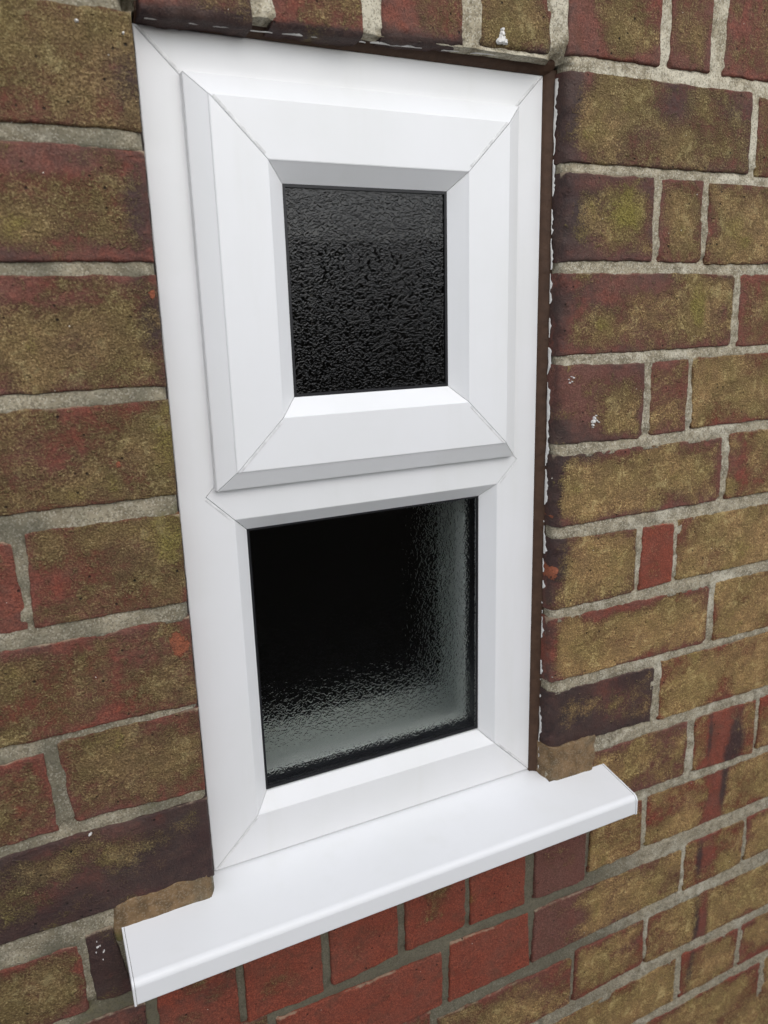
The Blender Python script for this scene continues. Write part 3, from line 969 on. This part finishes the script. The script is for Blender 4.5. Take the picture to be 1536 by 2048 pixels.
splash(255.6, 622, [(0, -1, 3.2), (-2.5, -2, 2.2), (2.6, -2.2, 2.4), (0.5, 2.5, 2.0), (0.3, 5.4, 1.4)], 1)
splash(353.5, 337.3, [(0, 0, 2.6), (0.8, 3.0, 1.6), (-0.8, -3.0, 1.3), (3.0, 0.5, 1.0), (5.5, -1, 0.7), (-1, -5, 0.6), (2, 5, 0.7)], 2)
splash(326, 372, [(0, 0, 0.9), (2.5, 1, 0.7), (4, 4, 0.8), (1.5, 5, 0.6), (-1, 3, 0.6)], 3)
splash(-93, -14, [(0, 0, 0.6), (1.0, 0.2, 0.6), (2.2, 0.6, 0.5), (-1, -4, 0.4), (4, -5.5, 0.9), (4.6, -4.4, 0.6), (0.5, 5.0, 0.35), (3, -12, 0.4)], 4)
splash(-87.2, 80.0, [(0, 0, 1.6), (1.2, 1.0, 0.8)], 5)
splash(-34, 598.5, [(0, 0, 1.1)], 6)
splash(-9, 595, [(0, 0, 0.8)], 7)

# ------------------------------------------------------------------ window
window = empty('window', 'small white plastic window with opening top light above fixed pane, both of dark textured glass', 'window', (154, 0, 0))
W, H = 308.0, 608.0
TZ = 308.0            # transom centre
GAP = 0.26
FB = 60.0             # back of the frame


def member(name, polys, drop_edges, parent, back=FB, mat=None):
    """front polygons of one mitred length plus the sides running back from its outline"""
    cnt = {}
    key = lambda a: tuple(round(float(t), 3) for t in a)
    for p in polys:
        for a, b in zip(p, p[1:] + p[:1]):
            ka, kb = key(a), key(b)
            cnt[frozenset((ka, kb))] = cnt.get(frozenset((ka, kb)), 0) + 1
    out = [list(p) for p in polys]
    for p in polys:
        for a, b in zip(p, p[1:] + p[:1]):
            if cnt[frozenset((key(a), key(b)))] == 1:
                out.append([a, b, (b[0], back, b[2]), (a[0], back, a[2])])
    o = poly_obj(name, out, mat or M_UPVC)
    if isinstance(parent, bpy.types.Object):
        adopt(o, parent)
    return o


def profile_polys(side, rect, prof, gap=GAP):
    """side: L R T B; rect: x0 x1 z0 z1; prof: [(inset, y)] from outside in, mitred at both ends"""
    x0, x1, z0, z1 = rect
    polys = []
    for (o0, y0), (o1, y1) in zip(prof[:-1], prof[1:]):
        if side == 'L':
            polys.append([(x0 + o0, y0, z0 + o0 + gap), (x0 + o1, y1, z0 + o1 + gap), (x0 + o1, y1, z1 - o1 - gap), (x0 + o0, y0, z1 - o0 - gap)])
        if side == 'R':
            polys.append([(x1 - o0, y0, z0 + o0 + gap), (x1 - o1, y1, z0 + o1 + gap), (x1 - o1, y1, z1 - o1 - gap), (x1 - o0, y0, z1 - o0 - gap)])
        if side == 'B':
            polys.append([(x0 + o0 + gap, y0, z0 + o0), (x0 + o1 + gap, y1, z0 + o1), (x1 - o1 - gap, y1, z0 + o1), (x1 - o0 - gap, y0, z0 + o0)])
        if side == 'T':
            polys.append([(x0 + o0 + gap, y0, z1 - o0), (x0 + o1 + gap, y1, z1 - o1), (x1 - o1 - gap, y1, z1 - o1), (x1 - o0 - gap, y0, z1 - o0)])
    return polys


# outer frame: flat 39 mm face, small rounded crease, chamfer down to the glass
CH = [(39.0, 0.0), (39.7, 0.35), (40.2, 0.9), (50.6, 11.6), (51.2, 13.0)]
half = 19.3
for side, xo, sg in (('L', 0.0, 1), ('R', W, -1)):
    X_ = lambda o: xo + sg * o
    flat = [(X_(0), 0.9, GAP), (X_(0.9), 0.0, 0.9 + GAP), (X_(39), 0, 39 + GAP), (X_(39), 0, TZ - half - GAP), (X_(39 - half - GAP), 0, TZ),
            (X_(39), 0, TZ + half + GAP), (X_(39), 0, H - 39 - GAP), (X_(0.9), 0, H - 0.9 - GAP), (X_(0), 0.9, H - GAP)]
    polys = [[flat[0], flat[1], flat[7], flat[8]], [flat[1], flat[2], flat[3], flat[4], flat[5], flat[6], flat[7]]]
    for (a, ya), (b, yb) in zip(CH[:-1], CH[1:]):
        polys.append([(X_(a), ya, a + GAP), (X_(b), yb, b + GAP), (X_(b), yb, TZ - half - GAP - (b - 39)), (X_(a), ya, TZ - half - GAP - (a - 39))])
        polys.append([(X_(a), ya, TZ + half + GAP + (a - 39)), (X_(b), yb, TZ + half + GAP + (b - 39)), (X_(b), yb, H - b - GAP), (X_(a), ya, H - a - GAP)])
    member('frame_jamb', polys, None, window)
PR = [(0.0, 0.9), (0.9, 0.0)] + CH
member('frame_head', profile_polys('T', (0, W, 0, H), PR), None, window)
member('frame_bottom_rail', profile_polys('B', (0, W, 0, H), PR), None, window)
tr = [[(39 - half + GAP, 0, TZ), (39 + GAP, 0, TZ - half), (W - 39 - GAP, 0, TZ - half), (W - 39 + half - GAP, 0, TZ), (W - 39 - GAP, 0, TZ + half), (39 + GAP, 0, TZ + half)]]
for sg in (1, -1):
    for (a, ya), (b, yb) in zip(CH[:-1], CH[1:]):
        tr.append([(a + GAP, ya, TZ + sg * (half + a - 39)), (b + GAP, yb, TZ + sg * (half + b - 39)), (W - b - GAP, yb, TZ + sg * (half + b - 39)), (W - a - GAP, ya, TZ + sg * (half + a - 39))])
member('frame_transom', tr, None, window)


def ring(name, rect, width, y0, y1, mat, parent):
    """thin rectangular ring (gasket, spacer) of square section, its outer edge on rect"""
    x0, x1, z0, z1 = rect
    w = width
    polys = []
    for a in (((x0, z0), (x1, z0), (x1 - w, z0 + w), (x0 + w, z0 + w)), ((x1, z0), (x1, z1), (x1 - w, z1 - w), (x1 - w, z0 + w)),
              ((x1, z1), (x0, z1), (x0 + w, z1 - w), (x1 - w, z1 - w)), ((x0, z1), (x0, z0), (x0 + w, z0 + w), (x0 + w, z1 - w))):
        polys.append([(p[0], y0, p[1]) for p in a])
        polys.append([(p[0], y1, p[1]) for p in a])
        polys.append([(a[3][0], y0, a[3][1]), (a[2][0], y0, a[2][1]), (a[2][0], y1, a[2][1]), (a[3][0], y1, a[3][1])])
        polys.append([(a[0][0], y0, a[0][1]), (a[1][0], y0, a[1][1]), (a[1][0], y1, a[1][1]), (a[0][0], y1, a[0][1])])
    o = poly_obj(name, polys, mat)
    adopt(o, parent)
    return o


def glazing(rect, yf, parent, front):
    """rect = sight line; gasket, textured pane, spacer bar and clear inner pane behind it"""
    x0, x1, z0, z1 = rect
    ring('gasket', (x0 - 1, x1 + 1, z0 - 1, z1 + 1), 2.4, yf - 0.2, yf + 1.0, M_BLACK, parent)
    e = 6
    p = box_polys(x0 - e, x1 + e, yf + 1.2, yf + 5.2, z0 - e, z1 + e)
    g1 = poly_obj('textured_pane', p, [front, M_GLASS])
    for f in g1.data.polygons:
        f.material_index = 0 if f.normal.y < -0.5 else 1
    adopt(g1, parent)
    ring('spacer_bar', (x0 - 5, x1 + 5, z0 - 5, z1 + 5), 5.8, yf + 5.3, yf + 25, M_SPACER, parent)
    g2 = poly_obj('inner_pane', box_polys(x0 - e, x1 + e, yf + 25.2, yf + 29.2, z0 - e, z1 + e), M_GLASS)
    adopt(g2, parent)
    return parent


glazing((51.2, W - 51.2, 53.5, 276.8), 12.0, window, M_TEXGLASS_FINE)
# white inside bead that holds the lower glass
ib = (44.0, W - 44.0, 46.0, 284.0)
o = ring('inside_bead', ib, 8.0, 41.6, 60.0, M_UPVC, window)

# opening sash
sash = empty('opening_sash', '', '', (154, 0, 447))
del sash['label'], sash['category']
adopt(sash, window)
sash.location = (0.154, 0, 0.447)
SR = (26.6, W - 26.6, 312.2, 582.6)
SP = [(0.0, -5.0), (0.25, -6.1), (0.9, -6.6), (13.2, -13.9), (13.5, -14.6), (14.2, -15.0), (49.6, -15.0), (50.3, -14.7), (50.8, -14.1), (62.6, -3.4), (63.3, -2.2)]


def to_sash(o):
    o.parent = sash
    o.matrix_parent_inverse = Matrix.Translation(-Vector((0.154, 0, 0.447)))


SP_V = [(o, y) for o, y in SP]
for side, nm in (('L', 'sash_stile'), ('R', 'sash_stile'), ('T', 'sash_rail'), ('B', 'sash_rail')):
    x0, x1, z0, z1 = SR
    o = member(nm, profile_polys(side, SR, SP), None, 'none', back=44.0)
    to_sash(o)


class _P:
    pass


def adopt_sash(o):
    to_sash(o)


_adopt = adopt


def adopt(child, parent):
    if parent is sash:
        to_sash(child)
    else:
        _adopt(child, parent)


glazing((SR[0] + 63.3, SR[1] - 63.3, SR[2] + 63.3, SR[3] - 63.3), -3.2, sash, M_TEXGLASS)
o = ring('sash_seal', (SR[0] + 2.2, SR[1] - 2.2, SR[2] + 2.2, SR[3] - 2.2), 5.0, -4.9, -0.05, M_BLACK, sash)

# cleaned-off weld seams along the mitres
def seam(p0, p1, y, off, width, parent):
    a, c = np.array(p0, float), np.array(p1, float)
    d = (c - a) / np.linalg.norm(c - a)
    nrm = np.array([-d[1], d[0]]) * (1 if off > 0 else -1)
    o0, o1 = abs(off), abs(off) + width
    e = 0.25
    lo = [a + nrm * o0 + d * .6, c + nrm * o0 - d * .6, c + nrm * o1 - d * .6, a + nrm * o1 + d * .6]
    hi = [a + nrm * (o0 + e) + d * .8, c + nrm * (o0 + e) - d * .8, c + nrm * (o1 - e) - d * .8, a + nrm * (o1 - e) + d * .8]
    L = [(p[0], y + 0.1, p[1]) for p in lo]
    T = [(p[0], y - 0.22, p[1]) for p in hi]
    ob = poly_obj('weld_seam', [T] + [[L[k], L[(k + 1) % 4], T[(k + 1) % 4], T[k]] for k in range(4)], M_SEAM)
    adopt(ob, parent)


seam((2, 2), (38, 38), 0, -0.4, 1.8, window)
seam((W - 2, 2), (W - 38, 38), 0, -0.4, 1.8, window)
seam((W - 2, H - 2), (W - 26, H - 26), 0, -0.4, 1.8, window)
seam((2, H - 2), (26, H - 26), 0, 0.4, 2.0, window)
seam((20, TZ - .6), (38, TZ - half + .6), 0, -0.4, 1.8, window)
seam((W - 20, TZ - .6), (W - 38, TZ - half + .6), 0, 0.4, 1.8, window)
sx0, sx1, sz0, sz1 = SR
seam((sx0 + 15, sz0 + 15), (sx0 + 48, sz0 + 48), -15, -0.4, 2.0, sash)
seam((sx1 - 15, sz0 + 15), (sx1 - 48, sz0 + 48), -15, 0.4, 2.0, sash)
seam((sx1 - 15, sz1 - 15), (sx1 - 48, sz1 - 48), -15, -0.4, 2.0, sash)
seam((sx0 + 15, sz1 - 15), (sx0 + 48, sz1 - 48), -15, 0.4, 2.0, sash)

# brown sealant between frame and brick
def sealant(p_of, n, length):
    polys, prev = [], None
    for i in range(n + 1):
        t = i / n
        cur = p_of(t * length)
        if prev is not None:
            for k in range(len(cur) - 1):
                polys.append([prev[k], cur[k], cur[k + 1], prev[k + 1]])
        prev = cur
    return polys


def nz(s, seed, a):
    return (float(fbm(np.array([s / 10.0]), np.array([seed * 1.7]), seed)[0]) - 0.5) * a


def seal_right(s):
    return [(W - 0.35 + nz(s, 1, .5), 6, s - 3), (W - 0.15 + nz(s, 1, .8), -0.9 + nz(s, 2, .6), s - 3), (W + 3.5, -2.4 + nz(s, 3, 1.6), s - 3), (W + 6.6, -4.2 + nz(s, 4, 1.8), s - 3), (W + 9.5, -5.4 + nz(s, 5, 2), s - 3), (W + 9.6, 8, s - 3)]


def seal_left(s):
    return [(0.35 + nz(s, 6, .5), 6, s - 3), (0.15 + nz(s, 6, .8), -0.9 + nz(s, 7, .6), s - 3), (-3, -3.5 + nz(s, 8, 1.6), s - 3), (-7.5, -6.5 + nz(s, 9, 2), s - 3), (-7.6, 8, s - 3)]


def seal_top(s):
    x_ = s + 1
    return [(x_, 6, H - 0.3), (x_, -0.9 + nz(s, 12, .6), H - 0.2 + nz(s, 11, .7)), (x_, -3.5 + nz(s, 13, 1.6), H + 2.4), (x_, -7.0 + nz(s, 14, 2), H + 5.2 + nz(s, 15, 1)), (x_, -8.5, H + 9), (x_, 8, H + 9)]


for fn, ln in ((seal_right, 614), (seal_left, 614), (seal_top, 313)):
    o = poly_obj('sealant', sealant(fn, 180, ln), M_SEAL_GAP_SHADE if fn is seal_left else M_SEAL, smooth=True)
    adopt(o, window)

# ------------------------------------------------------------------ sill
sill = empty('window_sill', 'white plastic window sill with rounded front edge under the small window', 'window sill', (154, -40, -30))
SX0, SX1 = -74.6, 382.6


def sill_z(y):
    return -1.2 + 0.165 * y          # falls away from the frame


yf = -69.0
prof = [(-21.0, sill_z(-21.0)), (-45, sill_z(-45)), (yf + 6.0, sill_z(yf + 6))]
zt = sill_z(yf + 6)
for a in np.linspace(0, 80, 7)[1:]:
    t = math.radians(a)
    prof.append((yf + 6 - 6 * math.sin(t), zt - 6 + 6 * math.cos(t)))
prof += [(yf + 0.1, -30.2), (yf + 0.6, -31.0), (yf + 2.2, -31.2), (yf + 2.4, -29.5), (yf + 3, zt - 4.0), (-21.0, sill_z(-21.0) - 3.0)]
xs2 = list(np.linspace(SX0 + 1.85, SX1 - 1.85, 24))
polys = []
n = len(prof)
for a, b in zip(xs2[:-1], xs2[1:]):
    for k in range(n - 1):
        p, q = prof[k], prof[k + 1]
        polys.append([(a, p[0], p[1]), (b, p[0], p[1]), (b, q[0], q[1]), (a, q[0], q[1])])
for xe in (xs2[0], xs2[-1]):
    polys.append([(xe, p[0], p[1]) for p in prof])
bd = poly_obj('sill_board', polys, M_SILL)
adopt(bd, sill)
tongue = []
xa, xb = -7.0, 317.0
tongue.append([(xa, -21.0, sill_z(-21)), (xb, -21.0, sill_z(-21)), (xb, 10, sill_z(10) - 0.6), (xa, 10, sill_z(10) - 0.6)])
tongue.append([(xa, -21.0, sill_z(-21) - 3), (xb, -21.0, sill_z(-21) - 3), (xb, 10, -4), (xa, 10, -4)])
to = poly_obj('sill_board', tongue, M_SILL)
adopt(to, sill)
for xe, sgn in ((SX0, 1), (SX1, -1)):
    pc = []
    cap = [(-21.5, sill_z(-21.5) + 0.5), (yf + 6, zt + 0.5)]
    for a in np.linspace(0, 80, 7)[1:]:
        t = math.radians(a)
        cap.append((yf + 6 - 6.5 * math.sin(t), zt - 6 + 6.5 * math.cos(t)))
    cap += [(yf - 0.45, -31.0), (yf + 0.3, -31.7), (yf + 3.2, -31.7), (-21.5, sill_z(-21.5) - 12)]
    x_a, x_b = xe, xe + sgn * 1.5
    pc.append([(x_a, p[0], p[1]) for p in cap])
    pc.append([(x_b, p[0], p[1]) for p in cap])
    for p, q in zip(cap, cap[1:] + cap[:1]):
        pc.append([(x_a, p[0], p[1]), (x_b, p[0], p[1]), (x_b, q[0], q[1]), (x_a, q[0], q[1])])
    o = poly_obj('end_cap', pc, M_SILL)
    adopt(o, sill)

# ------------------------------------------------------------------ the room behind, seen dimly through the glass
def rect_ring_walls(x0, x1, z0, z1, y0, y1):
    return [[(x0, y0, z0), (x0, y1, z0), (x0, y1, z1), (x0, y0, z1)], [(x1, y0, z0), (x1, y0, z1), (x1, y1, z1), (x1, y1, z0)],
            [(x0, y0, z0), (x1, y0, z0), (x1, y1, z0), (x0, y1, z0)], [(x0, y0, z1), (x0, y1, z1), (x1, y1, z1), (x1, y0, z1)]]


rv = poly_obj('interior_reveal', rect_ring_walls(14, W - 14, 32, 586, 60.2, 190), M_PLASTER)
rv['kind'] = 'structure'
room = box_polys(-1200, 1400, 190, 2200, -900, 1500)
front = room.pop(0)
fx0, fx1, fz0, fz1 = -1200, 1400, -900, 1500
room += [[(fx0, 190, fz0), (14, 190, fz0), (14, 190, fz1), (fx0, 190, fz1)], [(W - 14, 190, fz0), (fx1, 190, fz0), (fx1, 190, fz1), (W - 14, 190, fz1)],
         [(14, 190, fz0), (W - 14, 190, fz0), (W - 14, 190, 32), (14, 190, 32)], [(14, 190, 586), (W - 14, 190, 586), (W - 14, 190, fz1), (14, 190, fz1)]]
rm = poly_obj('interior_wall', room, M_DARK)
rm['kind'] = 'structure'
# inner leaf around the room opening keeps daylight out of the cavity
cav = [[(-1200, 61, -900), (0.5, 61, -900), (0.5, 61, 1500), (-1200, 61, 1500)], [(W - 0.5, 61, -900), (1400, 61, -900), (1400, 61, 1500), (W - 0.5, 61, 1500)],
       [(0.5, 61, -900), (W - 0.5, 61, -900), (W - 0.5, 61, 1), (0.5, 61, 1)], [(0.5, 61, H - 1), (W - 0.5, 61, H - 1), (W - 0.5, 61, 1500), (0.5, 61, 1500)]]
cv = poly_obj('inner_wall_leaf', cav, M_DARK)
cv['kind'] = 'structure'
